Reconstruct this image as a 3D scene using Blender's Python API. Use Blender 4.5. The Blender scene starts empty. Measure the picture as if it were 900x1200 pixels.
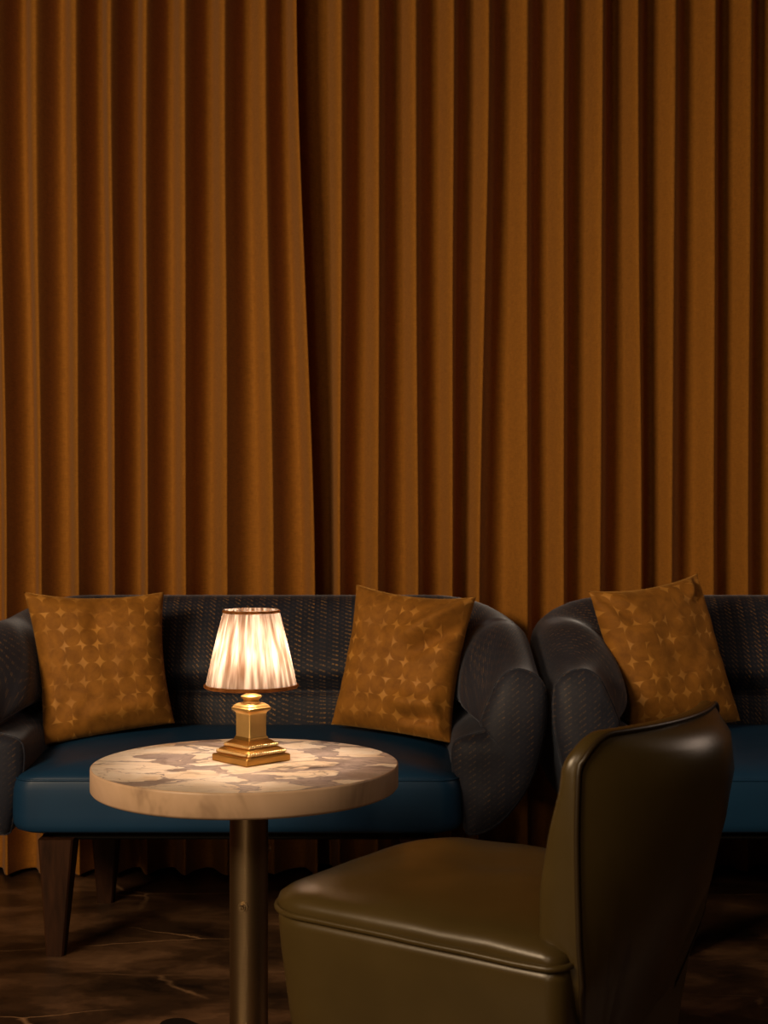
import bpy, bmesh, math, random
from mathutils import Vector, Matrix, noise

random.seed(7)
S = bpy.context.scene
COL = S.collection
PI = math.pi

# ------------------------------------------------------------------ camera, world, lights, exposure
cam_d = bpy.data.cameras.new('camera')
cam_d.sensor_fit = 'VERTICAL'
cam_d.sensor_height = 36.0
cam_d.lens = 49.5
cam_d.clip_start = 0.05
cam_d.dof.use_dof = True
cam_d.dof.focus_distance = 2.65
cam_d.dof.aperture_fstop = 7.0
cam = bpy.data.objects.new('camera', cam_d)
COL.objects.link(cam)
cam.location = (0, 0, 1.02)
cam.rotation_euler = (PI / 2, 0, 0)
S.camera = cam

world = bpy.data.worlds.new('world')
S.world = world
world.use_nodes = True
world.node_tree.nodes['Background'].inputs[0].default_value = (0.0, 0.0, 0.0, 1)
world.node_tree.nodes['Background'].inputs[1].default_value = 0.0

S.view_settings.view_transform = 'Standard'
S.view_settings.look = 'None'
S.view_settings.exposure = -0.12
S.view_settings.gamma = 1.0
S.view_settings.use_curve_mapping = False
S.cycles.use_denoising = True
S.cycles.max_bounces = 8
S.cycles.diffuse_bounces = 4
S.cycles.sample_clamp_indirect = 4.0


def area_light(name, loc, target, sx, sy, power, color, spread=PI):
    d = bpy.data.lights.new(name, 'AREA')
    d.shape = 'RECTANGLE'
    d.size, d.size_y = sx, sy
    d.energy = power
    d.color = color
    d.spread = spread
    o = bpy.data.objects.new(name, d)
    COL.objects.link(o)
    o.location = loc
    o.rotation_euler = (Vector(target) - Vector(loc)).to_track_quat('-Z', 'Y').to_euler()
    return o


WARM = (1.0, 0.72, 0.44)
# unseen warm wash at left, fill added behind the camera, a lamp further right
area_light('wash_left', (-2.2, 0.35, 2.0), (0.2, 3.9, 1.25), 1.3, 0.7, 38, WARM, 1.9)
area_light('front_fill', (-0.9, -0.9, 2.2), (0.0, 3.0, 0.6), 0.5, 0.5, 9, (1.0, 0.76, 0.52))
area_light('side_lamp_right', (2.35, 2.9, 1.75), (0.5, 2.0, 0.7), 0.9, 0.35, 4.5, (1.0, 0.74, 0.56))


def point_light(name, loc, power, color, radius):
    d = bpy.data.lights.new(name, 'POINT')
    d.energy, d.color, d.shadow_soft_size = power, color, radius
    o = bpy.data.objects.new(name, d)
    COL.objects.link(o)
    o.location = loc
    return o


# low fill light added behind the camera to reach under the sofa
point_light('low_fill_light', (-1.3, -0.8, 0.80), 20, WARM, 0.08)


# ------------------------------------------------------------------ helpers
def link(o, parent=None):
    COL.objects.link(o)
    if parent is not None:
        o.parent = parent
    return o


def tag(o, label, cat, group=None):
    o['label'] = label
    o['category'] = cat
    if group:
        o['group'] = group
    return o


def empty(name, loc, rz=0.0):
    o = bpy.data.objects.new(name, None)
    o.empty_display_size = 0.1
    COL.objects.link(o)
    o.location = loc
    o.rotation_euler = (0, 0, rz)
    return o


def mesh_obj(name, verts, faces, mat, parent=None, smooth=True, uvs=None, auto=None):
    me = bpy.data.meshes.new(name)
    me.from_pydata([tuple(v) for v in verts], [], faces)
    if uvs is not None:
        ul = me.uv_layers.new(name='UVMap')
        for lp in me.loops:
            ul.data[lp.index].uv = uvs[lp.vertex_index]
    bm = bmesh.new()
    bm.from_mesh(me)
    bmesh.ops.recalc_face_normals(bm, faces=bm.faces)
    if auto is not None:
        for e in bm.edges:
            if len(e.link_faces) == 2 and e.calc_face_angle(0) > auto:
                e.smooth = False
    bm.to_mesh(me)
    bm.free()
    for p in me.polygons:
        p.use_smooth = smooth
    me.materials.append(mat)
    o = bpy.data.objects.new(name, me)
    return link(o, parent)


def bridge(rings, closed=True, cap0=False, cap1=False):
    """rings: list of equal-length vertex lists -> verts, faces"""
    n = len(rings[0])
    verts = [v for r in rings for v in r]
    faces = []
    m = n if closed else n - 1
    for i in range(len(rings) - 1):
        for j in range(m):
            a = i * n + j
            b = i * n + (j + 1) % n
            faces.append((a, b, b + n, a + n))
    if cap0:
        faces.append(tuple(range(n - 1, -1, -1)))
    if cap1:
        o = (len(rings) - 1) * n
        faces.append(tuple(range(o, o + n)))
    return verts, faces


def lathe(profile, n=48, cx=0.0, cy=0.0):
    rings = []
    for r, z in profile:
        rings.append([(cx + r * math.cos(2 * PI * k / n), cy + r * math.sin(2 * PI * k / n), z) for k in range(n)])
    return bridge(rings)


def tube(pts, r, n=8, closed=False):
    pts = [Vector(p) for p in pts]
    N = len(pts)
    rings = []
    for i, p in enumerate(pts):
        if closed:
            t = pts[(i + 1) % N] - pts[i - 1]
        else:
            t = pts[min(i + 1, N - 1)] - pts[max(i - 1, 0)]
        t = t.normalized() if t.length > 1e-9 else Vector((0, 0, 1))
        ref = Vector((0, 0, 1)) if abs(t.z) < 0.9 else Vector((0, 1, 0))
        a = t.cross(ref).normalized()
        b = a.cross(t).normalized()
        rings.append([tuple(p + a * (r * math.cos(2 * PI * k / n)) + b * (r * math.sin(2 * PI * k / n))) for k in range(n)])
    if closed:
        # keep ring start aligned
        rings.append(rings[0])
        return bridge(rings)
    return bridge(rings, True, True, True)


def catmull(P, per, closed=True):
    out = []
    n = len(P)
    for i in range(n if closed else n - 1):
        if closed:
            p0, p1, p2, p3 = P[i - 1], P[i], P[(i + 1) % n], P[(i + 2) % n]
        else:
            p0, p1, p2, p3 = P[max(i - 1, 0)], P[i], P[i + 1], P[min(i + 2, n - 1)]
        for k in range(per):
            t = k / per
            out.append(tuple(0.5 * ((2 * b) + (-a + c) * t + (2 * a - 5 * b + 4 * c - d) * t * t + (-a + 3 * b - 3 * c + d) * t ** 3)
                             for a, b, c, d in zip(p0, p1, p2, p3)))
    if not closed:
        out.append(tuple(P[-1]))
    return out


def smooth01(t):
    t = max(0.0, min(1.0, t))
    return t * t * (3 - 2 * t)


def lerp(a, b, t):
    return a + (b - a) * t


def interp(x, xs, ys):
    if x <= xs[0]:
        return ys[0]
    for i in range(len(xs) - 1):
        if x <= xs[i + 1]:
            t = (x - xs[i]) / (xs[i + 1] - xs[i])
            return lerp(ys[i], ys[i + 1], t)
    return ys[-1]


# ------------------------------------------------------------------ materials
class Mat:
    def __init__(self, name):
        self.m = bpy.data.materials.new(name)
        self.m.use_nodes = True
        self.nt = self.m.node_tree
        self.b = self.nt.nodes['Principled BSDF']
        self.out = self.nt.nodes['Material Output']

    def n(self, t, **kw):
        x = self.nt.nodes.new(t)
        for k, v in kw.items():
            setattr(x, k, v)
        return x

    def l(self, a, b):
        self.nt.links.new(a, b)

    def set(self, **kw):
        for k, v in kw.items():
            self.b.inputs[k.replace('_', ' ')].default_value = v
        return self

    def coord(self, kind='Object', scale=(1, 1, 1), rot=(0, 0, 0)):
        c = self.n('ShaderNodeTexCoord')
        mp = self.n('ShaderNodeMapping')
        mp.inputs['Scale'].default_value = scale
        mp.inputs['Rotation'].default_value = rot
        self.l(c.outputs[kind], mp.inputs[0])
        return mp.outputs[0]

    def noise(self, vec, scale, detail=4, rough=0.5, dist=0.0):
        x = self.n('ShaderNodeTexNoise')
        x.inputs['Scale'].default_value = scale
        x.inputs['Detail'].default_value = detail
        x.inputs['Roughness'].default_value = rough
        x.inputs['Distortion'].default_value = dist
        self.l(vec, x.inputs['Vector'])
        return x

    def ramp(self, fac, stops, interp='LINEAR'):
        x = self.n('ShaderNodeValToRGB')
        cr = x.color_ramp
        cr.interpolation = interp
        while len(cr.elements) < len(stops):
            cr.elements.new(0.5)
        for e, (p, c) in zip(cr.elements, stops):
            e.position = p
            e.color = (c[0], c[1], c[2], 1) if not isinstance(c, (int, float)) else (c, c, c, 1)
        self.l(fac, x.inputs[0])
        return x.outputs[0]

    def math(self, op, a, b=None, c=None, clamp=False):
        x = self.n('ShaderNodeMath', operation=op)
        x.use_clamp = clamp
        for i, v in enumerate((a, b, c)):
            if v is None:
                continue
            if isinstance(v, (int, float)):
                x.inputs[i].default_value = v
            else:
                self.l(v, x.inputs[i])
        return x.outputs[0]

    def mix(self, fac, a, b, blend='MIX'):
        x = self.n('ShaderNodeMix', data_type='RGBA', blend_type=blend)
        if isinstance(fac, (int, float)):
            x.inputs[0].default_value = fac
        else:
            self.l(fac, x.inputs[0])
        for i, v in ((6, a), (7, b)):
            if isinstance(v, tuple):
                x.inputs[i].default_value = (v[0], v[1], v[2], 1)
            else:
                self.l(v, x.inputs[i])
        return x.outputs[2]

    def bump(self, h, strength=0.3, dist=0.002):
        x = self.n('ShaderNodeBump')
        x.inputs['Strength'].default_value = strength
        x.inputs['Distance'].default_value = dist
        self.l(h, x.inputs['Height'])
        self.l(x.outputs[0], self.b.inputs['Normal'])


def m_curtain():
    k = Mat('amber_curtain_fabric')
    v = k.coord('Object', (1, 1, 1))
    v2 = k.coord('Object', (60, 60, 500))
    n1 = k.noise(v2, 1.0, 3, 0.6)
    n2 = k.noise(k.coord('Object', (400, 400, 60)), 1.0, 2, 0.6)
    n3 = k.noise(v, 2.5, 3)
    w = k.math('ADD', k.math('MULTIPLY', n1.outputs[0], 0.6), k.math('MULTIPLY', n2.outputs[0], 0.4))
    c = k.ramp(w, [(0.3, (0.215, 0.086, 0.011)), (0.7, (0.42, 0.172, 0.023))])
    c = k.mix(k.math('MULTIPLY', n3.outputs[0], 0.25), c, (0.24, 0.09, 0.012))
    k.l(c, k.b.inputs['Base Color'])
    k.set(Roughness=0.85, Sheen_Weight=0.15, Sheen_Roughness=0.4)
    k.b.inputs['Specular IOR Level'].default_value = 0.15
    k.bump(w, 0.25, 0.0012)
    return k.m


def m_velvet_star():
    """mustard velvet, circles in a grid with four-pointed stars left between them (UV in cells)"""
    k = Mat('mustard_star_velvet')
    uv = k.n('ShaderNodeTexCoord').outputs['UV']
    nz = k.noise(uv, 0.9, 2)
    add = k.n('ShaderNodeVectorMath', operation='MULTIPLY_ADD')
    k.l(nz.outputs['Color'], add.inputs[0])
    add.inputs[1].default_value = (0.16, 0.16, 0)
    k.l(uv, add.inputs[2])
    sep = k.n('ShaderNodeSeparateXYZ')
    k.l(add.outputs[0], sep.inputs[0])
    x, y = sep.outputs[0], sep.outputs[1]
    fx = k.math('SUBTRACT', k.math('FRACT', x), 0.5)
    fy = k.math('SUBTRACT', k.math('FRACT', y), 0.5)
    r = k.math('SQRT', k.math('ADD', k.math('MULTIPLY', fx, fx), k.math('MULTIPLY', fy, fy)))
    out = k.math('MULTIPLY', k.math('SUBTRACT', r, 0.495), 22.0, clamp=True)
    # each quarter of a star present or missing at random
    comb = k.n('ShaderNodeCombineXYZ')
    k.l(k.math('FLOOR', k.math('MULTIPLY', x, 2.0)), comb.inputs[0])
    k.l(k.math('FLOOR', k.math('MULTIPLY', y, 2.0)), comb.inputs[1])
    wn = k.n('ShaderNodeTexWhiteNoise', noise_dimensions='2D')
    k.l(comb.outputs[0], wn.inputs['Vector'])
    keep = k.math('GREATER_THAN', wn.outputs[0], 0.30)
    fade = k.math('MULTIPLY', k.math('SUBTRACT', k.noise(uv, 0.33, 2).outputs[0], 0.34), 4.0, clamp=True)
    star = k.math('MULTIPLY', k.math('MULTIPLY', out, keep), fade)
    pile = k.noise(uv, 1.3, 4, 0.6, 0.4)
    pc = k.ramp(pile.outputs[0], [(0.3, (0.23, 0.090, 0.011)), (0.7, (0.38, 0.155, 0.019))])
    c = k.mix(star, pc, (0.56, 0.26, 0.048))
    k.l(c, k.b.inputs['Base Color'])
    k.l(k.math('SUBTRACT', 0.75, k.math('MULTIPLY', star, 0.25)), k.b.inputs['Roughness'])
    k.set(Sheen_Weight=0.5, Sheen_Roughness=0.35)
    k.b.inputs['Sheen Tint'].default_value = (1.0, 0.55, 0.15, 1)
    k.b.inputs['Specular IOR Level'].default_value = 0.25
    fine = k.noise(uv, 60, 2)
    k.bump(k.math('SUBTRACT', k.math('MULTIPLY', fine.outputs[0], 0.3), star), 0.35, 0.0015)
    return k.m


def m_sofa_fabric():
    """dark navy velvet woven with short slanted golden dashes in paired columns (UV in metres)"""
    k = Mat('navy_woven_velvet')
    uv = k.n('ShaderNodeTexCoord').outputs['UV']
    sep = k.n('ShaderNodeSeparateXYZ')
    k.l(uv, sep.inputs[0])
    masks = []
    for (ox, oy, px, py) in ((0.0, 0.0, 0.033, 0.0145), (0.009, 0.007, 0.033, 0.0145), (0.020, 0.0035, 0.033, 0.0145)):
        fx = k.math('SUBTRACT', k.math('FRACT', k.math('DIVIDE', k.math('ADD', sep.outputs[0], ox + 10), px)), 0.5)
        fy = k.math('SUBTRACT', k.math('FRACT', k.math('DIVIDE', k.math('ADD', sep.outputs[1], oy + 10), py)), 0.5)
        fx = k.math('MULTIPLY', fx, px)
        fy = k.math('MULTIPLY', fy, py)
        a = k.math('SUBTRACT', k.math('MULTIPLY', fx, 0.64), k.math('MULTIPLY', fy, 0.77))
        b = k.math('ADD', k.math('MULTIPLY', fx, 0.77), k.math('MULTIPLY', fy, 0.64))
        m1 = k.math('LESS_THAN', k.math('ABSOLUTE', a), 0.0016)
        m2 = k.math('LESS_THAN', k.math('ABSOLUTE', b), 0.0046)
        masks.append(k.math('MULTIPLY', m1, m2))
    amp = [1.0, 0.75, 0.3]
    d = None
    for mk, a in zip(masks, amp):
        t = k.math('MULTIPLY', mk, a)
        d = t if d is None else k.math('MAXIMUM', d, t)
    nz = k.noise(uv, 14, 3)
    nz2 = k.noise(uv, 190, 2)
    vis = k.math('MULTIPLY', k.math('SUBTRACT', nz.outputs[0], 0.22), 2.2, clamp=True)
    fleck = k.math('MULTIPLY', k.math('SUBTRACT', nz2.outputs[0], 0.30), 2.6, clamp=True)
    oc = k.n('ShaderNodeSeparateXYZ')
    k.l(k.n('ShaderNodeTexCoord').outputs['Object'], oc.inputs[0])
    sheen_mask = k.n('ShaderNodeMapRange')          # arm sheen put into the colour: dashes fade, cloth turns paler
    k.l(oc.outputs[1], sheen_mask.inputs[0])
    for i_, v_ in ((1, -0.25), (2, 0.10), (3, 0.32), (4, 1.0)):
        sheen_mask.inputs[i_].default_value = v_
    d = k.math('MULTIPLY', d, k.math('MULTIPLY', vis, k.math('MULTIPLY', fleck, sheen_mask.outputs[0])))
    base = k.ramp(k.noise(uv, 9, 4, 0.6).outputs[0], [(0.3, (0.009, 0.012, 0.024)), (0.7, (0.021, 0.025, 0.042))])
    pale = k.ramp(k.noise(uv, 11, 4, 0.6).outputs[0], [(0.3, (0.024, 0.027, 0.042)), (0.7, (0.046, 0.048, 0.066))])  # paler base that carries the painted sheen of the arms
    base = k.mix(sheen_mask.outputs[0], pale, base)
    c = k.mix(d, base, (0.50, 0.27, 0.08))
    k.l(c, k.b.inputs['Base Color'])
    k.set(Roughness=0.60, Sheen_Weight=0.50, Sheen_Roughness=0.3)
    k.b.inputs['Sheen Tint'].default_value = (0.68, 0.78, 1.0, 1)
    k.b.inputs['Specular IOR Level'].default_value = 0.3
    k.bump(k.math('ADD', d, k.math('MULTIPLY', k.noise(uv, 350, 2).outputs[0], 0.5)), 0.3, 0.001)
    return k.m


def m_leather(name, c0, c1, rough, spec=0.5, grain=420):
    k = Mat(name)
    v = k.coord('Object')
    n = k.noise(v, 5, 4)
    c = k.ramp(n.outputs[0], [(0.3, c0), (0.7, c1)])
    k.l(c, k.b.inputs['Base Color'])
    vo = k.n('ShaderNodeTexVoronoi', feature='DISTANCE_TO_EDGE')
    vo.inputs['Scale'].default_value = grain
    k.l(v, vo.inputs['Vector'])
    rr = k.math('ADD', rough - 0.05, k.math('MULTIPLY', k.noise(v, 12, 4).outputs[0], 0.1))
    k.l(rr, k.b.inputs['Roughness'])
    k.b.inputs['Specular IOR Level'].default_value = spec
    k.bump(k.math('ADD', k.math('MULTIPLY', k.math('MINIMUM', vo.outputs[0], 0.3), 1.0), k.math('MULTIPLY', k.noise(v, 30, 3).outputs[0], 0.6)), 0.12, 0.001)
    return k.m


def m_marble():
    k = Mat('violet_veined_marble')
    v = k.coord('Object', (0.8, 1.25, 1.0), (0, 0, math.radians(20)))
    wob = k.noise(v, 3.2, 5, 0.6)
    add = k.n('ShaderNodeVectorMath', operation='MULTIPLY_ADD')
    k.l(wob.outputs['Color'], add.inputs[0])
    add.inputs[1].default_value = (0.30, 0.30, 0.05)
    k.l(v, add.inputs[2])
    vo = k.n('ShaderNodeTexVoronoi', feature='DISTANCE_TO_EDGE')
    vo.inputs['Scale'].default_value = 8.0
    k.l(add.outputs[0], vo.inputs['Vector'])
    wid = k.noise(v, 4.0, 3)
    lx = k.n('ShaderNodeSeparateXYZ')
    k.l(k.n('ShaderNodeTexCoord').outputs['Object'], lx.inputs[0])
    amount = k.math('ADD', k.math('SUBTRACT', wid.outputs[0], 0.45), k.math('MULTIPLY', lx.outputs[0], 0.38))
    w = k.math('DIVIDE', vo.outputs[0], k.math('MAXIMUM', k.math('MULTIPLY', amount, 1.05), 0.008))
    vein = k.ramp(w, [(0.0, 0.75), (0.55, 0.80), (0.86, 0.9), (1.0, 0.0)])
    cloud = k.noise(add.outputs[0], 6, 5, 0.65)
    body = k.ramp(cloud.outputs[0], [(0.30, (0.58, 0.38, 0.20)), (0.42, (0.80, 0.64, 0.47)), (0.60, (0.92, 0.83, 0.72))])
    shard = k.ramp(k.noise(add.outputs[0], 15, 6, 0.7).outputs[0], [(0.36, (0.085, 0.062, 0.072)), (0.50, (0.23, 0.175, 0.185)), (0.66, (0.46, 0.37, 0.36))])
    rim = k.ramp(w, [(0.0, 0.5), (0.12, 0.0), (0.72, 0.0), (0.93, 0.75), (1.0, 0.2)])
    vc = k.mix(rim, shard, (0.07, 0.045, 0.045))
    c = k.mix(vein, body, vc)
    fine = k.n('ShaderNodeTexVoronoi', feature='DISTANCE_TO_EDGE')
    fine.inputs['Scale'].default_value = 12
    k.l(add.outputs[0], fine.inputs['Vector'])
    fl = k.math('MULTIPLY', k.ramp(fine.outputs[0], [(0.0, 0.7), (0.022, 0.0)]), k.ramp(wid.outputs[0], [(0.42, 0.0), (0.55, 1.0)]))
    c = k.mix(fl, c, (0.22, 0.15, 0.12))
    rg = k.noise(k.coord('Object', (1.0, 2.6, 1.0), (0, 0, math.radians(-14))), 5.5, 4, 0.55, 0.6)
    stroke = k.ramp(k.math('ABSOLUTE', k.math('SUBTRACT', rg.outputs[0], 0.5)), [(0.0, 1.0), (0.010, 0.7), (0.022, 0.0)])
    gate = k.ramp(k.noise(v, 5.0, 2).outputs[0], [(0.50, 0.0), (0.60, 0.9)])
    c = k.mix(k.math('MULTIPLY', stroke, gate), c, (0.055, 0.038, 0.040))
    k.l(c, k.b.inputs['Base Color'])
    k.set(Roughness=0.28)
    k.b.inputs['Specular IOR Level'].default_value = 0.4
    return k.m


def m_marble_edge():
    k = Mat('honed_marble_edge')
    v = k.coord('Object', (1, 1, 1))
    n = k.noise(v, 5.5, 4, 0.6, 0.6)
    c = k.ramp(n.outputs[0], [(0.30, (0.30, 0.19, 0.12)), (0.42, (0.58, 0.39, 0.25)), (0.62, (0.70, 0.48, 0.33)), (0.72, (0.60, 0.41, 0.28))])
    k.l(c, k.b.inputs['Base Color'])
    k.set(Roughness=0.42)
    return k.m


def m_floor():
    k = Mat('dark_brown_marble')
    v = k.coord('Object', (0.8, 1.25, 1), (0, 0, math.radians(18)))
    wob = k.noise(v, 1.8, 6, 0.62)
    add = k.n('ShaderNodeVectorMath', operation='MULTIPLY_ADD')
    k.l(wob.outputs['Color'], add.inputs[0])
    add.inputs[1].default_value = (0.45, 0.45, 0)
    k.l(v, add.inputs[2])
    a = k.noise(add.outputs[0], 4.5, 6, 0.6)
    c = k.ramp(a.outputs[0], [(0.33, (0.018, 0.011, 0.007)), (0.49, (0.075, 0.039, 0.020)), (0.60, (0.16, 0.083, 0.041)), (0.72, (0.27, 0.145, 0.072))])
    vo = k.n('ShaderNodeTexVoronoi', feature='DISTANCE_TO_EDGE')
    vo.inputs['Scale'].default_value = 2.7
    ad2 = k.n('ShaderNodeVectorMath', operation='MULTIPLY_ADD')
    k.l(wob.outputs['Color'], ad2.inputs[0])
    ad2.inputs[1].default_value = (0.16, 0.16, 0)
    k.l(k.coord('Object', (0.55, 1.7, 1), (0, 0, math.radians(16))), ad2.inputs[2])
    k.l(ad2.outputs[0], vo.inputs['Vector'])
    g = k.noise(v, 3.3, 3)
    on = k.math('MULTIPLY', k.math('SUBTRACT', g.outputs[0], 0.50), 7.0, clamp=True)
    line = k.ramp(vo.outputs[0], [(0.0, 1.0), (0.006, 0.5), (0.012, 0.0)])
    f = k.math('MULTIPLY', line, on)
    c = k.mix(f, c, (0.46, 0.26, 0.13))
    k.l(c, k.b.inputs['Base Color'])
    k.l(k.math('ADD', 0.25, k.math('MULTIPLY', k.noise(v, 9, 4).outputs[0], 0.2)), k.b.inputs['Roughness'])
    k.b.inputs['Specular IOR Level'].default_value = 0.4
    return k.m


def m_metal(name, col, rough, aniso=False, metallic=0.85):
    k = Mat(name)
    v = k.coord('Object', (40, 40, 600) if aniso else (30, 30, 30))
    n = k.noise(v, 1.0, 3)
    c = k.mix(k.math('MULTIPLY', n.outputs[0], 0.35), col, tuple(x * 0.6 for x in col))
    k.l(c, k.b.inputs['Base Color'])
    k.set(Metallic=metallic)
    k.l(k.math('ADD', rough - 0.06, k.math('MULTIPLY', n.outputs[0], 0.12)), k.b.inputs['Roughness'])
    return k.m


def m_plain(name, col, rough=0.7, spec=0.3, var=0.2, scale=8):
    k = Mat(name)
    n = k.noise(k.coord('Object'), scale, 4)
    c = k.mix(k.math('MULTIPLY', n.outputs[0], var), col, tuple(x * 0.4 for x in col))
    k.l(c, k.b.inputs['Base Color'])
    k.set(Roughness=rough)
    k.b.inputs['Specular IOR Level'].default_value = spec
    return k.m


def m_wood():
    k = Mat('dark_walnut')
    v = k.coord('Object', (60, 60, 4))
    n = k.noise(v, 1.0, 5, 0.6, 0.5)
    c = k.ramp(n.outputs[0], [(0.3, (0.020, 0.008, 0.004)), (0.7, (0.062, 0.024, 0.010))])
    k.l(c, k.b.inputs['Base Color'])
    k.set(Roughness=0.55)
    k.b.inputs['Specular IOR Level'].default_value = 0.2
    return k.m


def m_shade():
    k = Mat('pleated_silk_shade')
    v = k.coord('UV', (1, 1, 1))
    st = k.noise(k.coord('UV', (9, 1.5, 1)), 1.0, 2, 0.55)
    c = k.ramp(st.outputs[0], [(0.32, (0.055, 0.032, 0.019)), (0.47, (0.105, 0.078, 0.060)), (0.66, (0.24, 0.20, 0.172))])
    di = k.n('ShaderNodeBsdfDiffuse')
    tr = k.n('ShaderNodeBsdfTranslucent')
    k.l(c, di.inputs[0])
    k.l(c, tr.inputs[0])
    mx = k.n('ShaderNodeMixShader')
    mx.inputs[0].default_value = 0.5
    k.l(di.outputs[0], mx.inputs[1])
    k.l(tr.outputs[0], mx.inputs[2])
    k.l(mx.outputs[0], k.out.inputs['Surface'])
    k.nt.nodes.remove(k.b)
    return k.m


def m_ribbon():
    k = Mat('brown_silk_ribbon')
    n = k.noise(k.coord('Object', (90, 90, 90)), 1.0, 2)
    c = k.ramp(n.outputs[0], [(0.3, (0.16, 0.060, 0.018)), (0.7, (0.30, 0.125, 0.040))])
    di, tr, mx = k.n('ShaderNodeBsdfDiffuse'), k.n('ShaderNodeBsdfTranslucent'), k.n('ShaderNodeMixShader')
    k.l(c, di.inputs[0])
    k.l(c, tr.inputs[0])
    mx.inputs[0].default_value = 0.5
    k.l(di.outputs[0], mx.inputs[1])
    k.l(tr.outputs[0], mx.inputs[2])
    k.l(mx.outputs[0], k.out.inputs['Surface'])
    k.nt.nodes.remove(k.b)
    return k.m


def m_bulb(strength):
    k = Mat('glowing_bulb')
    k.set(Roughness=0.3)
    k.b.inputs['Base Color'].default_value = (1, 0.9, 0.8, 1)
    k.b.inputs['Emission Color'].default_value = (1.0, 0.72, 0.51, 1)
    k.b.inputs['Emission Strength'].default_value = strength
    return k.m


BULB = 350.0
M = dict(
    curtain=m_curtain(), velvet=m_velvet_star(), sofa=m_sofa_fabric(),
    blue=m_leather('teal_blue_leather', (0.006, 0.036, 0.090), (0.009, 0.048, 0.115), 0.46, 0.35),
    olive=m_leather('olive_brown_leather', (0.064, 0.042, 0.012), (0.090, 0.060, 0.018), 0.30, 0.55),
    pipe=m_leather('dark_piping_leather', (0.030, 0.019, 0.008), (0.045, 0.028, 0.011), 0.35, 0.5),
    marble=m_marble(), edge=m_marble_edge(), floor=m_floor(),
    brass=m_metal('satin_brass', (0.86, 0.56, 0.20), 0.42),
    brass_dark=m_metal('shaded_brass', (0.50, 0.27, 0.065), 0.36),  # same brass darkened: shading of the base steps put into its colour
    brass_light=m_metal('highlit_brass', (0.95, 0.72, 0.38), 0.30),  # same brass lightened: highlights on the beads put into its colour
    bronze=m_metal('brushed_bronze', (0.46, 0.33, 0.18), 0.36, True, 1.0),
    dark_metal=m_metal('dark_bronze', (0.10, 0.075, 0.05), 0.35),
    wood=m_wood(), shade=m_shade(), bulb=m_bulb(BULB),
    trim=m_ribbon(),
    black=m_plain('black_base_cloth', (0.008, 0.007, 0.006), 0.8, 0.1),
    wall=m_plain('dark_brown_plaster', (0.045, 0.025, 0.014), 0.85, 0.15),
    ceil=m_plain('dark_ceiling_paint', (0.040, 0.028, 0.018), 0.9, 0.1),
)

# ------------------------------------------------------------------ the room
X0, X1, Y0, Y1, H = -2.7, 2.9, -1.2, 4.16, 2.8


def slab(name, a, b, mat):
    (x0, y0, z0), (x1, y1, z1) = a, b
    v = [(x0, y0, z0), (x1, y0, z0), (x1, y1, z0), (x0, y1, z0), (x0, y0, z1), (x1, y0, z1), (x1, y1, z1), (x0, y1, z1)]
    f = [(0, 3, 2, 1), (4, 5, 6, 7), (0, 1, 5, 4), (1, 2, 6, 5), (2, 3, 7, 6), (3, 0, 4, 7)]
    o = mesh_obj(name, v, f, mat, smooth=False)
    o['kind'] = 'structure'
    return o


slab('floor', (X0, Y0, -0.1), (X1, Y1, 0), M['floor'])
slab('ceiling', (X0, Y0, H), (X1, Y1, H + 0.1), M['ceil'])
slab('wall_back', (X0, Y1, 0), (X1, Y1 + 0.1, H), M['wall'])
slab('wall_left', (X0 - 0.1, Y0, 0), (X0, Y1, H), M['wall'])
slab('wall_right', (X1, Y0, 0), (X1 + 0.1, Y1, H), M['wall'])
slab('wall_front', (X0, Y0 - 0.1, 0), (X1, Y0, H), M['wall'])

# ------------------------------------------------------------------ curtains
# right-hand edge of every fold, top and bottom of the picture, as measured on the cloth (metres from the seam side)
CY, AMP = 3.982, 0.043
mx = lambda p: (p - 450) / 1650 * 3.95
top_left = [2, 45, 92, 134, 174, 219, 265, 311, 349]
bot_left = [12, 52, 96, 138, 176, 220, 268, 321, 370]
top_right = [355, 400, 443, 486, 530, 572, 617, 659, 704, 746, 790, 836, 879, 922]
bot_right = [371, 399, 443, 490, 530, 562, 618, 660, 702, 750, 787, 836, 876, 921]
while mx(top_left[0]) > X0 + 0.2:
    top_left.insert(0, top_left[0] - random.uniform(40, 47))
    bot_left.insert(0, bot_left[0] - random.uniform(40, 47))
while mx(top_right[-1]) < X1 - 0.2:
    top_right.append(top_right[-1] + random.uniform(40, 47))
    bot_right.append(bot_right[-1] + random.uniform(40, 47))


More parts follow.
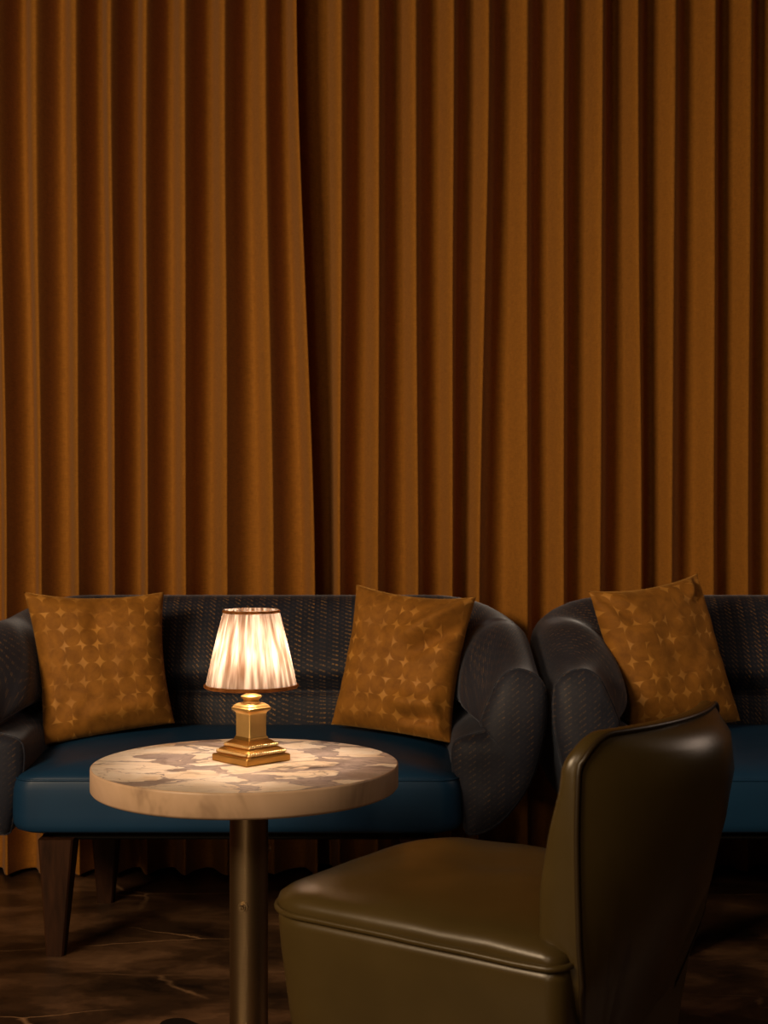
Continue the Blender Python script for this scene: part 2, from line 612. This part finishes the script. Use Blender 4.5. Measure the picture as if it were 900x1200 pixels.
def curtain(name, ct, cb, label, yoff, seed, right_edge):
    ct = [mx(p) for p in ct]
    cb = [mx(p) for p in cb]
    z_top, z_bot = H - 0.002, 0.012
    rows = [z_bot, z_bot + 0.002, 0.03, 0.055, 0.058] + [lerp(0.1, z_top, i / 26) for i in range(27)]
    PER = 22
    nf = len(ct) - 1
    rnd = random.Random(seed)
    am = [rnd.uniform(0.8, 1.15) for _ in range(nf + 1)]
    sk_t = [rnd.uniform(0.44, 0.52) for _ in range(nf + 1)]
    sk_b = [rnd.uniform(0.46, 0.62) for _ in range(nf + 1)]
    rings = []
    for z in rows:
        t = (z - 0.8) / 1.65
        tt = smooth01(max(-0.3, min(1.0, t)) if t > 0 else 0) if t > 0 else t * 0.3
        # position of every fold at this height
        c = [lerp(b, a, tt) + 0.004 * noise.noise(Vector((i * 3.7, z * 1.1, seed))) for i, (a, b) in enumerate(zip(ct, cb))]
        ring = []
        if not right_edge:
            # the hidden tail of the cloth runs on behind the other curtain
            for q in range(7):
                ring.append((c[0] - 0.050 + q * 0.0108, CY + AMP * (1.10 + 0.12 * q / 6) + 0.004 - 0.004 * q / 6, z))
        for i in range(nf):
            g = lerp(sk_b[i], sk_t[i], max(0, min(1, t)))
            for s in range(PER + (1 if i == nf - 1 else 0)):
                ph = s / PER
                if i == 0 and not right_edge and ph < 0.5:
                    continue
                # crest at ph=0, trough at ph=.5; steep right flank, gentle left flank
                if ph < 0.5:
                    x = g * (ph / 0.5) ** lerp(1.9, 1.15, max(0, min(1, t)))
                else:
                    x = g + (1 - g) * ((ph - 0.5) / 0.5)
                A = AMP * lerp(am[i], am[i + 1], ph) * lerp(1.0, 1.22, max(0, min(1, t)))
                d = math.cos(2 * PI * ph)
                y = CY + yoff - A * d
                y += 0.004 * noise.noise(Vector((c[i] * 9 + ph, z * 1.3, seed + 5)))
                hem = 0.0015 if z < 0.057 else 0.0
                ring.append((c[i] + (c[i + 1] - c[i]) * x, y - hem, z))
        # turned edge at the meeting side
        rings.append(ring)
    v, f = bridge(rings, closed=False)
    o = mesh_obj(name, v, f, M['curtain'])
    so = o.modifiers.new('cloth_thickness', 'SOLIDIFY')
    so.thickness = 0.003
    so.offset = 1
    tag(o, label, 'curtain', None)
    return o


curtain('curtain', top_left, bot_left, 'amber pleated floor length curtain left of the parting, its edge overlapping in front', -0.028, 3, True)
curtain('curtain', top_right, bot_right, 'amber pleated floor length curtain right of the parting, behind the blue sofas', 0.0, 11, False)

# ------------------------------------------------------------------ sofa
HWID = 0.711
YF, YB = -0.30, 0.345      # arm front and rear face, local
PF = [(.177, .276), (.108, .301), (.039, .39), (.006, .50), (0, .59), (.015, .636), (.062, .657), (.102, .640), (.126, .597), (.144, .555), (.150, .530), (.136, .514), (.180, .503), (.212, .484), (.214, .42), (.192, .320)]
PM = [(.16, .27), (.08, .27), (.02, .36), (.003, .50), (0, .64), (.014, .712), (.070, .742), (.128, .728), (.168, .68), (.190, .61), (.188, .555), (.150, .530), (.180, .515), (.208, .49), (.216, .42), (.205, .30)]
PB = [(.14, .26), (.05, .27), (.01, .36), (0, .50), (.005, .68), (.020, .760), (.055, .790), (.100, .792), (.140, .765), (.200, .675), (.232, .600), (.185, .552), (.196, .535), (.206, .50), (.212, .42), (.214, .29)]
PER = 4
PFc, PMc, PBc = (catmull(P, PER) for P in (PF, PM, PB))
NK = len(PFc)


def shell_rings():
    """rings run from the left arm's front round the back to the right arm's front"""
    n1, n2, n3 = 14, 12, 10
    half = []
    for i in range(n1 + n2 + n3 + 1):
        ring = []
        for k in range(NK):
            if i <= n1:
                t = i / n1
                a = smooth01(min(1, t / 0.75))
                u = lerp(PFc[k][0], PMc[k][0], a)
                z = lerp(PFc[k][1], PMc[k][1], a)
                r = 0.10 + 0.62 * PBc[k][0]
                y1 = YB - PBc[k][0] - r
                x = HWID - u
                y = lerp(YF, y1, t)
            else:
                um, zm = PMc[k]
                ub, zb = PBc[k]
                r = 0.10 + 0.62 * ub
                cx, cy = HWID - um - r, YB - ub - r
                if i <= n1 + n2:
                    t = (i - n1) / n2
                    th = t * PI / 2
                    x, y = cx + r * math.cos(th), cy + r * math.sin(th)
                    z = lerp(zm, zb, smooth01(t))
                else:
                    t = (i - n1 - n2) / n3
                    x, y, z = cx * (1 - t), YB - ub, zb
            ring.append((x, y, z))
        half.append(ring)
    right = half            # front -> centre of the back, right side (+x)
    left = [[(-x, y, z) for x, y, z in r] for r in half]
    return left + right[-2::-1]


def ring_uv(rings, k0=0):
    """UV in metres: u along the path, v along the profile"""
    uvs = []
    n = len(rings[0])
    mid = len(rings) // 2
    U = [[0.0] * n for _ in rings]
    for k in range(n):
        for i in range(mid + 1, len(rings)):
            U[i][k] = U[i - 1][k] + (Vector(rings[i][k]) - Vector(rings[i - 1][k])).length
        for i in range(mid - 1, -1, -1):
            U[i][k] = U[i + 1][k] - (Vector(rings[i][k]) - Vector(rings[i + 1][k])).length
    for i, r in enumerate(rings):
        # measured from the top of the roll, so that the weave stays level
        top = 6 * PER
        vv = [0.0] * n
        for k in range(top + 1, n):
            vv[k] = vv[k - 1] + (Vector(r[k]) - Vector(r[k - 1])).length
        for k in range(top - 1, -1, -1):
            vv[k] = vv[k + 1] - (Vector(r[k]) - Vector(r[k + 1])).length
        uvs += list(zip(U[i], vv))
    return uvs


def arm_cap(side, parent):
    ring = [((HWID - u) * side, YF, z) for u, z in PFc]
    c = ((HWID - 0.085) * side, YF, 0.455)
    rings = [ring]
    for q, dy in ((0.985, -0.008), (0.94, -0.017), (0.85, -0.026), (0.7, -0.034), (0.5, -0.040), (0.28, -0.043), (0.08, -0.044), (0.001, -0.044)):
        rings.append([(c[0] + (x - c[0]) * q, YF + dy, c[2] + (z - c[2]) * q) for x, y, z in ring])
    v, f = bridge(rings)
    uv = [(p[0], p[2]) for p in v]
    o = mesh_obj('arm_front_panel', v, f, M['sofa'], parent, uvs=uv)
    pv, pf = tube([(x, y - 0.001, z) for x, y, z in ring], 0.0032, 6, True)
    mesh_obj('piping', pv, pf, M['sofa'], o, uvs=[(p[0], p[2]) for p in pv])
    return o


def seat_outline(n_c=12):
    hw, yf, yb = 0.520, -0.352, 0.165
    rf, rb = 0.055, 0.27
    pts = []
    for cx, cy, r, a0 in ((hw - rf, yf + rf, rf, -PI / 2), (hw - rb, yb - rb, rb, 0), (-hw + rb, yb - rb, rb, PI / 2), (-hw + rf, yf + rf, rf, PI)):
        for i in range(n_c + 1):
            a = a0 + i / n_c * PI / 2
            pts.append((cx + r * math.cos(a), cy + r * math.sin(a)))
    # densify straight runs
    out = []
    for i, p in enumerate(pts):
        q = pts[(i + 1) % len(pts)]
        d = math.dist(p, q)
        k = max(1, int(d / 0.05))
        for j in range(k):
            out.append((lerp(p[0], q[0], j / k), lerp(p[1], q[1], j / k)))
    return out


def make_sofa(label):
    root = empty('sofa', (0, 0, 0))
    tag(root, label, 'sofa', 'blue loveseats along the curtain')
    rings = shell_rings()
    v, f = bridge(rings)
    mesh_obj('back_and_arms', v, f, M['sofa'], root, uvs=ring_uv(rings))
    arm_cap(1, root)
    arm_cap(-1, root)
    # seat cushion
    ol = seat_outline()
    cx, cy = 0.0, -0.10
    prof = [(0.90, .286), (0.955, .287), (0.985, .293), (0.998, .306), (1.0, .325), (1.0, .36), (0.998, .384), (0.991, .401), (0.978, .412), (0.965, .417), (0.93, .424), (0.86, .434), (0.75, .443), (0.6, .450), (0.42, .455), (0.22, .458), (0.02, .459)]
    rr = []
    for q, z in prof:
        rr.append([(cx + (x - cx) * q, cy + (y - cy) * q, z + (0.030 * smooth01((cy + (y - cy) * q + 0.33) / 0.45) * (1 - 0.6 * (1 - q)) if z > 0.41 else 0)) for x, y in ol])
    v, f = bridge(rr, True, True, True)
    seat = mesh_obj('seat_cushion', v, f, M['blue'], root)
    pv, pf = tube([(cx + (x - cx) * .986, cy + (y - cy) * .986, .4085 + 0.022 * smooth01((y + 0.33) / 0.45)) for x, y in ol], 0.0026, 6, True)
    mesh_obj('piping', pv, pf, M['blue'], seat)
    # plinth frame under the seat
    rr = [[(cx + (x - cx) * q, cy + (y - cy) * q, z) for x, y in ol] for q, z in ((.84, .266), (.86, .270), (.86, .290))]
    v, f = bridge(rr, True, True, True)
    mesh_obj('base_frame', v, f, M['black'], root, smooth=False)
    for sx in (-1, 1):
        for ly, dx in ((-0.305, 0.413), (0.115, 0.385)):
            tp, bt = 0.040, 0.020
            x, y = sx * dx, ly
            bx, by = x + sx * 0.006, y + (0 if ly < 0 else 0.02)
            lv = []
            bev = 0.004
            for (qx, qy, h, z) in ((bx, by, bt, 0.0), (x, y, tp, 0.272)):
                for a, b in ((-1, -1), (1, -1), (1, 1), (-1, 1)):
                    # bevelled corners
                    pass
                ring = []
                for a, b in ((-1, -1), (1, -1), (1, 1), (-1, 1)):
                    if a * b > 0:
                        ring += [(qx + a * h, qy + b * (h - bev), z), (qx + a * (h - bev), qy + b * h, z)]
                    else:
                        ring += [(qx + a * (h - bev), qy + b * h, z), (qx + a * h, qy + b * (h - bev), z)]
                # keep the ring in order round the leg
                ring.sort(key=lambda p: math.atan2(p[1] - qy, p[0] - qx))
                lv.append(ring)
            v, f = bridge(lv, True, True, True)
            mesh_obj('leg', v, f, M['wood'], root, smooth=False)
    return root


def copy_tree(o, parent=None):
    c = o.copy()
    COL.objects.link(c)
    if parent is not None:
        c.parent = parent
    for ch in list(o.children):
        copy_tree(ch, c)
    return c


SOFA_Y = 3.555
sofa = make_sofa('dark navy loveseat with blue leather seat directly behind the marble table')
sofa.location = (-0.337, SOFA_Y, 0)
sofa2 = copy_tree(sofa)
sofa2.location = (1.103, SOFA_Y, 0)
sofa2['label'] = 'dark navy loveseat with blue leather seat at right, partly behind the leather chair'


# ------------------------------------------------------------------ pillows
def pillow(tl, tr, br, bl, label, thick=0.065, pinch=0.045, creases=(), seed=0, cells=8.2):
    """a knife-edged square cushion through four corners in space"""
    tl, tr, br, bl = (Vector(p) for p in (tl, tr, br, bl))
    cen = (tl + tr + br + bl) / 4
    nrm = ((tr - bl).cross(tl - br)).normalized()
    if nrm.y > 0:
        nrm = -nrm
    N = 40

    def pt(a, b, side):       # a,b in -1..1
        u, v = (a + 1) / 2, (b + 1) / 2
        # pinch the sides in between the corners
        uu = 0.5 + (u - 0.5) * (1 - pinch * 2 * (1 - b ** 2) * abs(a) ** 2)
        vv = 0.5 + (v - 0.5) * (1 - pinch * (2 if b > 0 else 0.5) * (1 - a ** 2) * abs(b) ** 2)
        p = bl.lerp(br, uu).lerp(tl.lerp(tr, uu), vv)
        h = ((1 - a ** 4) * (1 - b ** 4)) ** 0.62
        h *= thick
        p2 = Vector((a, b, seed))
        edge = max(abs(a), abs(b))
        h += (0.010 * noise.noise(p2 * 1.7) + 0.006 * noise.noise(p2 * 4.3)) * (1 - edge ** 6)
        # radial gathers from the corners
        ang = math.atan2(b, a)
        h += 0.0035 * math.sin(ang * 22 + 3 * noise.noise(p2)) * (edge ** 3) * (1 - edge ** 8) * (0.5 + noise.noise(p2 * 2.2 + Vector((9, 0, 0))))
        for (ax, ay, bx, by, amp, wd) in creases:
            dx, dy = bx - ax, by - ay
            L2 = dx * dx + dy * dy
            t = ((a - ax) * dx + (b - ay) * dy) / L2
            tc = max(0, min(1, t))
            dist = math.hypot(a - ax - dx * tc, b - ay - dy * tc)
            h += 1.5 * amp * math.exp(-(dist / wd) ** 2) * (1 - edge ** 10)
        if side < 0:
            h = h * 0.8
        wave = 0.006 * noise.noise(Vector((ang * 2, 0, seed + 3))) * edge ** 4
        return p + nrm * (h * side + wave)

    verts, faces, uvs, idx = [], [], [], {}
    for side in (1, -1):
        for i in range(N + 1):
            for j in range(N + 1):
                # cluster samples near the edges
                a = math.sin((i / N - 0.5) * PI)
                b = math.sin((j / N - 0.5) * PI)
                a = lerp(a, i / N * 2 - 1, 0.4)
                b = lerp(b, j / N * 2 - 1, 0.4)
                rim = i in (0, N) or j in (0, N)
                if side < 0 and rim:
                    idx[(side, i, j)] = idx[(1, i, j)]
                    continue
                idx[(side, i, j)] = len(verts)
                verts.append(pt(a, b, side))
                uvs.append(((a + 1) / 2 * cells + seed * 3.0, (b + 1) / 2 * cells))
        for i in range(N):
            for j in range(N):
                faces.append(tuple(idx[(side, i + p, j + q)] for p, q in ((0, 0), (1, 0), (1, 1), (0, 1))))
    verts = [v - cen for v in verts]
    o = mesh_obj('throw_pillow', verts, faces, M['velvet'], uvs=uvs)
    o.location = cen
    tag(o, label, 'cushion', 'mustard velvet pillows on the sofas')
    return o


def P(px, py, y):
    return ((px - 450) / 1650 * y, y, 1.02 - (py - 600) / 1650 * y)


pillow(P(28, 694, 3.56), P(192, 694, 3.62), P(205, 847, 3.56), P(50, 874, 3.46),
       'mustard velvet pillow with dark star pattern at left end of the nearer sofa', seed=1,
       creases=((0.1, 0.9, -0.05, 0.5, -0.012, 0.12), (-0.2, -0.75, 0.7, -0.7, 0.008, 0.12)))
pillow(P(418, 685, 3.62), P(558, 700, 3.50), P(528, 871, 3.40), P(388, 849, 3.56),
       'bright gold velvet pillow right of the table lamp, against the sofa arm', seed=2,
       creases=((0.95, 0.9, 0.2, 0.35, 0.016, 0.10), (1.0, 0.6, 0.3, 0.1, -0.012, 0.09), (0.2, -0.6, 0.75, -0.55, 0.014, 0.10), (0.3, -0.8, 0.8, -0.75, -0.012, 0.07), (0.9, -0.95, 0.8, -0.6, 0.014, 0.06)))
pillow(P(689, 693, 3.49), P(818, 672, 3.61), P(868, 845, 3.57), P(735, 866, 3.43),
       'mustard velvet pillow on the right sofa, behind the leather chair', seed=3,
       creases=((0.9, 0.95, 0.7, 0.7, -0.014, 0.09), (0.75, 0.98, 0.6, 0.75, 0.012, 0.06), (-0.9, 0.9, -0.5, 0.5, -0.010, 0.10)))


# ------------------------------------------------------------------ table
TX, TY, TZ = -0.2555, 2.60, 0.557
table = empty('cocktail_table', (TX, TY, 0))
tag(table, 'round marble cocktail table on a bronze pole, carrying the lit lamp', 'table')
R = 0.282
prof = [(R - 0.0025, TZ), (R - 0.0005, TZ - 0.001), (R, TZ - 0.004), (R, TZ - 0.040), (R - 0.003, TZ - 0.044), (R - 0.007, TZ - 0.046)]
v, f = lathe(prof, 128)
n = 128
edge = mesh_obj('tabletop_edge', v, f, M['edge'], table)
v, f = lathe([(0.0001, TZ), (R * 0.5, TZ), (R - 0.0024, TZ)], 128)
mesh_obj('tabletop', v, f, M['marble'], table)
v, f = lathe([(0.0001, TZ - 0.046), (R * 0.5, TZ - 0.046), (R - 0.0069, TZ - 0.046)], 64)
mesh_obj('tabletop_underside', v, f, M['edge'], table)
v, f = lathe([(0.0001, TZ - 0.047), (0.09, TZ - 0.047), (0.09, TZ - 0.053), (0.036, TZ - 0.055)], 48, 0.006)
mesh_obj('mounting_plate', v, f, M['dark_metal'], table, auto=0.6)
v, f = lathe([(0.0355, TZ - 0.05), (0.0355, 0.02)], 64, 0.006)
mesh_obj('pole', v, f, M['bronze'], table)


def screw(ang, z):
    prof = [(0.0001, 0.0052), (0.0022, 0.0052), (0.0026, 0.0015), (0.0034, 0.0015), (0.0040, 0.0048), (0.0058, 0.0050), (0.0064, 0.0042), (0.0066, 0.0018), (0.0092, 0.0016), (0.0096, 0.0), (0.0096, -0.004)]
    v, f = lathe(prof, 24)
    o = mesh_obj('screw', v, f, M['bronze'], table, auto=0.7)
    o.location = (0.006 + 0.0355 * math.cos(ang), 0.0355 * math.sin(ang), z)
    o.rotation_euler = (0, PI / 2, ang)
    return o


screw(math.radians(-102), 0.300)
screw(math.radians(18), 0.395)
# cross foot with four rounded flat arms
rings = []
for z, gr in ((0.0, 0.0), (0.012, 0.0), (0.018, -0.006)):
    ring = []
    for q in range(4):
        a = PI / 4 + q * PI / 2
        d = Vector((math.cos(a), math.sin(a), 0))
        p = Vector((-d.y, d.x, 0))
        hw = 0.036 + gr
        ring += [d * 0.075 - p * (hw + 0.004), d * 0.17 - p * hw]
        for s in range(9):
            t = -PI / 2 + s / 8 * PI
            ring.append(d * (0.225 + math.cos(t) * hw) + p * math.sin(t) * hw)
        ring += [d * 0.17 + p * hw, d * 0.075 + p * (hw + 0.004)]
    rings.append([(c.x + 0.006, c.y, z) for c in ring])
v, f = bridge(rings, True, True, True)
mesh_obj('cross_foot', v, f, M['dark_metal'], table, smooth=False)

# ------------------------------------------------------------------ lamp
LX, LY = -0.2475, 2.625
lamp = empty('table_lamp', (LX, LY, TZ), math.radians(44.0 - 0.0))
tag(lamp, 'small lit brass table lamp with a pleated cream shade on the marble table', 'lamp')


def square_ring(h, z, b=0.0):
    b = min(b, h * 0.45)
    pts = []
    for a, c in ((-1, -1), (1, -1), (1, 1), (-1, 1)):
        s = [(a * h, c * (h - b), z), (a * (h - b), c * h, z)]
        if a * c < 0:
            s.reverse()
        pts += s
    # order: corners walked counter-clockwise
    pts.sort(key=lambda p: math.atan2(p[1], p[0]))
    return pts


def square_stack(name, prof, mat, parent, bev=0.0015):
    rings = [square_ring(h, z, bev) for h, z in prof]
    v, f = bridge(rings, True, True, True)
    return mesh_obj(name, v, f, mat, parent, smooth=True, auto=0.5)


s2 = 1 / math.sqrt(2) / 630 / 2       # picture diagonal -> half side
hd = lambda px: px * s2
base = square_stack('stepped_base', [(hd(91), 0), (hd(93), 0.002), (hd(93), 0.0115), (hd(90), 0.0135), (hd(79), 0.0150), (hd(78), 0.0225), (hd(72), 0.0245), (hd(66), 0.0265), (hd(61), 0.0275), (hd(60), 0.0345), (hd(54), 0.0365), (hd(48), 0.039), (hd(42), 0.0405), (hd(41), 0.0435), (hd(38), 0.046)], M['brass_dark'], lamp)


def rope(h, z, r, n):
    """a row of slanted beads round the four sides"""
    verts, faces = [], []
    for q in range(4):
        rot = Matrix.Rotation(q * PI / 2, 3, 'Z')
        for i in range(n):
            x = -h + (i + 0.5) * 2 * h / n
            c = Vector((x, -h, z))
            sx, sz = h / n * 0.70, 0.0034
            base_i = len(verts)
            pts = []
            for la in range(5):
                th = -PI / 2 + la / 4 * PI
                for lo in range(6):
                    ph = 2 * PI * lo / 6
                    p = Vector((sx * math.cos(th) * math.cos(ph), r * math.cos(th) * math.sin(ph), sz * math.sin(th)))
                    p.x += p.z * 0.5
                    verts.append(tuple(rot @ (c + p)))
            for la in range(4):
                for lo in range(6):
                    a = base_i + la * 6 + lo
                    b = base_i + la * 6 + (lo + 1) % 6
                    faces.append((a, b, b + 6, a + 6))
    o = mesh_obj('rope_moulding', verts, faces, M['brass_light'], base)
    return o


rope(hd(80.5), 0.0188, 0.0050, 17)
rope(hd(62.5), 0.0310, 0.0046, 13)
square_stack('shaft', [(hd(38), 0.045), (hd(36.5), 0.048), (hd(36.5), 0.086), (hd(37.5), 0.089)], M['brass'], lamp)
square_stack('capital', [(hd(37), 0.0885), (hd(39), 0.091), (hd(44), 0.094), (hd(47.5), 0.0955), (hd(47.5), 0.0995), (hd(44), 0.101), (hd(43), 0.103), (hd(38), 0.105), (hd(33), 0.107), (hd(24), 0.1085)], M['brass'], lamp)
v, f = lathe([(0.0165, 0.1075), (0.0152, 0.110), (0.0138, 0.1125), (0.0150, 0.1145), (0.0190, 0.1175), (0.0198, 0.1195), (0.0185, 0.121), (0.012, 0.1235), (0.0075, 0.126), (0.0055, 0.129), (0.0055, 0.150), (0.0001, 0.150)], 40)
mesh_obj('neck', v, f, M['brass'], lamp)
v, f = lathe([(0.0055, 0.150), (0.011, 0.151), (0.011, 0.172), (0.009, 0.174), (0.0001, 0.174)], 24)
mesh_obj('bulb_holder', v, f, M['dark_metal'], lamp, auto=0.6)
v, f = lathe([(0.0001, 0.172), (0.009, 0.173), (0.012, 0.182), (0.018, 0.196), (0.0195, 0.206), (0.016, 0.218), (0.008, 0.2245), (0.0001, 0.226)], 24)
mesh_obj('bulb', v, f, M['bulb'], lamp)

# pleated shade
Z0, Z1, RB, RT = 0.136, 0.281, 0.0850, 0.0500
NP, NS = 32, 8
rings, uvs = [], []
rnd = random.Random(4)
ph = [rnd.uniform(-0.35, 0.35) for _ in range(NP)]
am = [rnd.uniform(0.6, 1.4) for _ in range(NP)]
nn = NP * NS
for i in range(19):
    t = i / 18
    z = lerp(Z0, Z1, t)
    r0 = lerp(RB, RT, t) + 0.0012 * math.sin(PI * t)
    ring = []
    for j in range(nn):
        p = j // NS
        a = 2 * PI * (j / nn)
        w = math.sin(2 * PI * (j % NS) / NS + ph[p]) * am[p]
        rr = r0 + 0.0020 * w * (0.65 + 0.35 * t)
        ring.append((rr * math.cos(a), rr * math.sin(a), z))
        uvs.append((j / nn * 4.0, t))
    rings.append(ring)
v, f = bridge(rings)
shade = mesh_obj('shade', v, f, M['shade'], lamp, uvs=uvs)


def band(name, z, r, h, th, parent):
    v, f = lathe([(r - 0.0004, z - h), (r + th, z - h * 0.4), (r + th, z + h * 0.4), (r - 0.0004, z + h)], 72)
    return mesh_obj(name, v, f, M['trim'], parent)


band('top_trim', Z1 - 0.0030, RT + 0.0022, 0.0028, 0.0016, shade)
band('bottom_trim', Z0 + 0.0035, RB + 0.0018, 0.0036, 0.0016, shade)
# shade carrier: a ring with three spokes
v, f = lathe([(0.0085, 0.172), (0.0125, 0.172), (0.0125, 0.1745), (0.0085, 0.1745), (0.0085, 0.172)], 24)
for q in range(3):
    a = q * 2 * PI / 3 + 0.4
    tv, tf = tube([(0.012 * math.cos(a), 0.012 * math.sin(a), 0.173), (0.05 * math.cos(a), 0.05 * math.sin(a), 0.165), (0.083 * math.cos(a), 0.083 * math.sin(a), 0.139)], 0.0011, 6)
    o = len(v)
    v += tv
    f += [tuple(i + o for i in ff) for ff in tf]
mesh_obj('shade_carrier', v, f, M['dark_metal'], lamp)

# ------------------------------------------------------------------ leather chair
chair = empty('lounge_chair', (0.1675, 2.173, 0), math.radians(55))
tag(chair, 'olive brown leather armless lounge chair in the foreground, seen from behind', 'chair')
W2 = 0.24


def rrect(x0, x1, y0, y1, rf, rb, n=10):
    pts = []
    for cx, cy, r, a0 in ((x1 - rb, y0 + rb, rb, -PI / 2), (x1 - rf, y1 - rf, rf, 0), (x0 + rf, y1 - rf, rf, PI / 2), (x0 + rb, y0 + rb, rb, PI)):
        for i in range(n + 1):
            a = a0 + i / n * PI / 2
            pts.append((cx + r * math.cos(a), cy + r * math.sin(a)))
    out = []
    for i, p in enumerate(pts):
        q = pts[(i + 1) % len(pts)]
        k = max(1, int(math.dist(p, q) / 0.04))
        for j in range(k):
            out.append((lerp(p[0], q[0], j / k), lerp(p[1], q[1], j / k)))
    return out


SZ = 0.42
ol = rrect(-W2, W2, -0.245, 0.276, 0.085, 0.03)
cx, cy = 0.0, 0.0
rings = []
for q, z in ((0.80, .115), (0.83, .118), (0.845, .13), (0.93, .22), (0.962, .30), (0.985, .36), (0.995, .40), (0.993, SZ - 0.004)):
    rings.append([(x * (q - (1 - q) * 1.6 * (0.276 - y) / 0.52), y * q, z) for x, y in ol])
v, f = bridge(rings, True, True, True)
mesh_obj('seat_base', v, f, M['olive'], chair)
pv, pf = tube([(x * 1.002, y * 1.002, SZ + 0.0025 * noise.noise(Vector((x * 9, y * 9, 0)))) for x, y in ol], 0.0048, 8, True)
mesh_obj('seat_piping', pv, pf, M['olive'], chair)
rings = []
for q, z in ((0.985, SZ - 0.006), (0.995, SZ), (1.001, .427), (0.993, .437), (0.965, .446), (0.92, .453), (0.85, .459), (0.75, .463), (0.6, .466), (0.42, .468), (0.2, .469), (0.01, .469)):
    ring = []
    for x, y in ol:
        th = math.atan2(y / 0.25, x / W2)
        e = min(1.0, q) ** 2
        px, py = lerp(W2 * 0.98 * math.cos(th), x, e) * q, lerp(0.245 * math.sin(th), y, e) * q
        ring.append((px, py, z + 0.004 * noise.noise(Vector((px * 11, py * 11, 2.0)))))
    rings.append(ring)
v, f = bridge(rings, True, True, True)
mesh_obj('seat_cushion', v, f, M['olive'], chair)

# back: outline in the (x, z) plane, open at the bottom
ZB, ZT = 0.115, 0.726
HWX, HWY = [0.10, 0.22, 0.30, 0.36, 0.42, 0.60, 0.75], [0.080, 0.112, 0.155, 0.192, 0.213, 0.232, 0.230]


def half_width(z):
    return (interp(z, HWX, HWY) + interp(z - 0.03, HWX, HWY) + interp(z + 0.03, HWX, HWY)) / 3


def back_outline():
    pts = []
    n = 30
    rx, rz = 0.058, 0.052
    for i in range(n + 1):
        z = lerp(ZB, ZT - rz, i / n)
        pts.append((-half_width(z), z))
    cx, cz = pts[-1][0] + rx, ZT - rz
    for i in range(1, 11):
        a = PI - i / 10 * PI / 2
        pts.append((cx + rx * math.cos(a), cz + rz * math.sin(a)))
    k = len(pts)
    m = 16
    for i in range(1, m):
        t = i / m
        pts.append((lerp(cx, -cx, t), ZT))
    return pts + [(-x, z) for x, z in pts[:k]][::-1]


BZ, BV = [0.10, 0.30, 0.36, 0.43, 0.51, 0.58, 0.63, 0.665, 0.69, 0.71, 0.726], [0.0, 0.004, 0.022, 0.050, 0.076, 0.092, 0.102, 0.106, 0.102, 0.084, 0.040]


def bulge(z):
    return (interp(z, BZ, BV) * 2 + interp(z - 0.015, BZ, BV) + interp(z + 0.012, BZ, BV)) / 4


def y_rear(x, z):
    seam = interp(z, [0.10, 0.30, 0.40, 0.75], [0.175, 0.236, 0.260, 0.268])
    return -(seam + bulge(z) * (1 - min(1, abs(x) / half_width(z)) ** 2.0))


def thick(z):
    return interp(z, [0.1, 0.42, 0.52, 0.60, 0.66, 0.74], [0.064, 0.066, 0.062, 0.047, 0.030, 0.030])


bo = back_outline()
rings = []
piping = []


def back_ring(q, dy_t, grow=0.0):
    """dy_t: 0 on the rear face, 1 on the front face"""
    r = []
    for x, z in bo:
        xx, zz = x * q, ZB + (z - ZB) * q
        g = 1 + grow
        y = y_rear(xx, zz) + thick(zz) * dy_t
        r.append((xx * g, y, ZB + (zz - ZB) * (1 + grow * 0.45)))
    return r


# front face from its centre outwards, round the side, then the rear panel
rear = [back_ring(q, d) for q, d in ((0.01, 0), (0.2, 0), (0.4, 0), (0.6, 0), (0.75, 0), (0.87, 0), (0.95, 0.005), (0.985, 0.02), (0.997, 0.045))]
side = [back_ring(1, 0.05), back_ring(1, 0.12, 0.006), back_ring(1, 0.3, 0.014), back_ring(1, 0.5, 0.017), back_ring(1, 0.7, 0.014), back_ring(0.998, 0.88, 0.004), back_ring(0.98, 1.0), back_ring(0.94, 1.10), back_ring(0.87, 1.2), back_ring(0.75, 1.3), back_ring(0.55, 1.4), back_ring(0.3, 1.45), back_ring(0.01, 1.45)]
v, f = bridge(rear, closed=False)
mesh_obj('rear_panel', v, f, M['olive'], chair)
v, f = bridge(side, closed=False)
mesh_obj('backrest', v, f, M['olive'], chair)
pv, pf = tube([(x * 1.004, y - 0.001, z * 1.002) for x, y, z in back_ring(1, 0.04)], 0.0040, 8)
mesh_obj('back_piping', pv, pf, M['pipe'], chair)
for sx in (-1, 1):
    for ly in (-0.19, 0.19):
        v, f = lathe([(0.0001, 0), (0.014, 0), (0.022, 0.12), (0.0001, 0.12)], 20, sx * 0.18, ly)
        mesh_obj('leg', v, f, M['wood'], chair, auto=0.6)
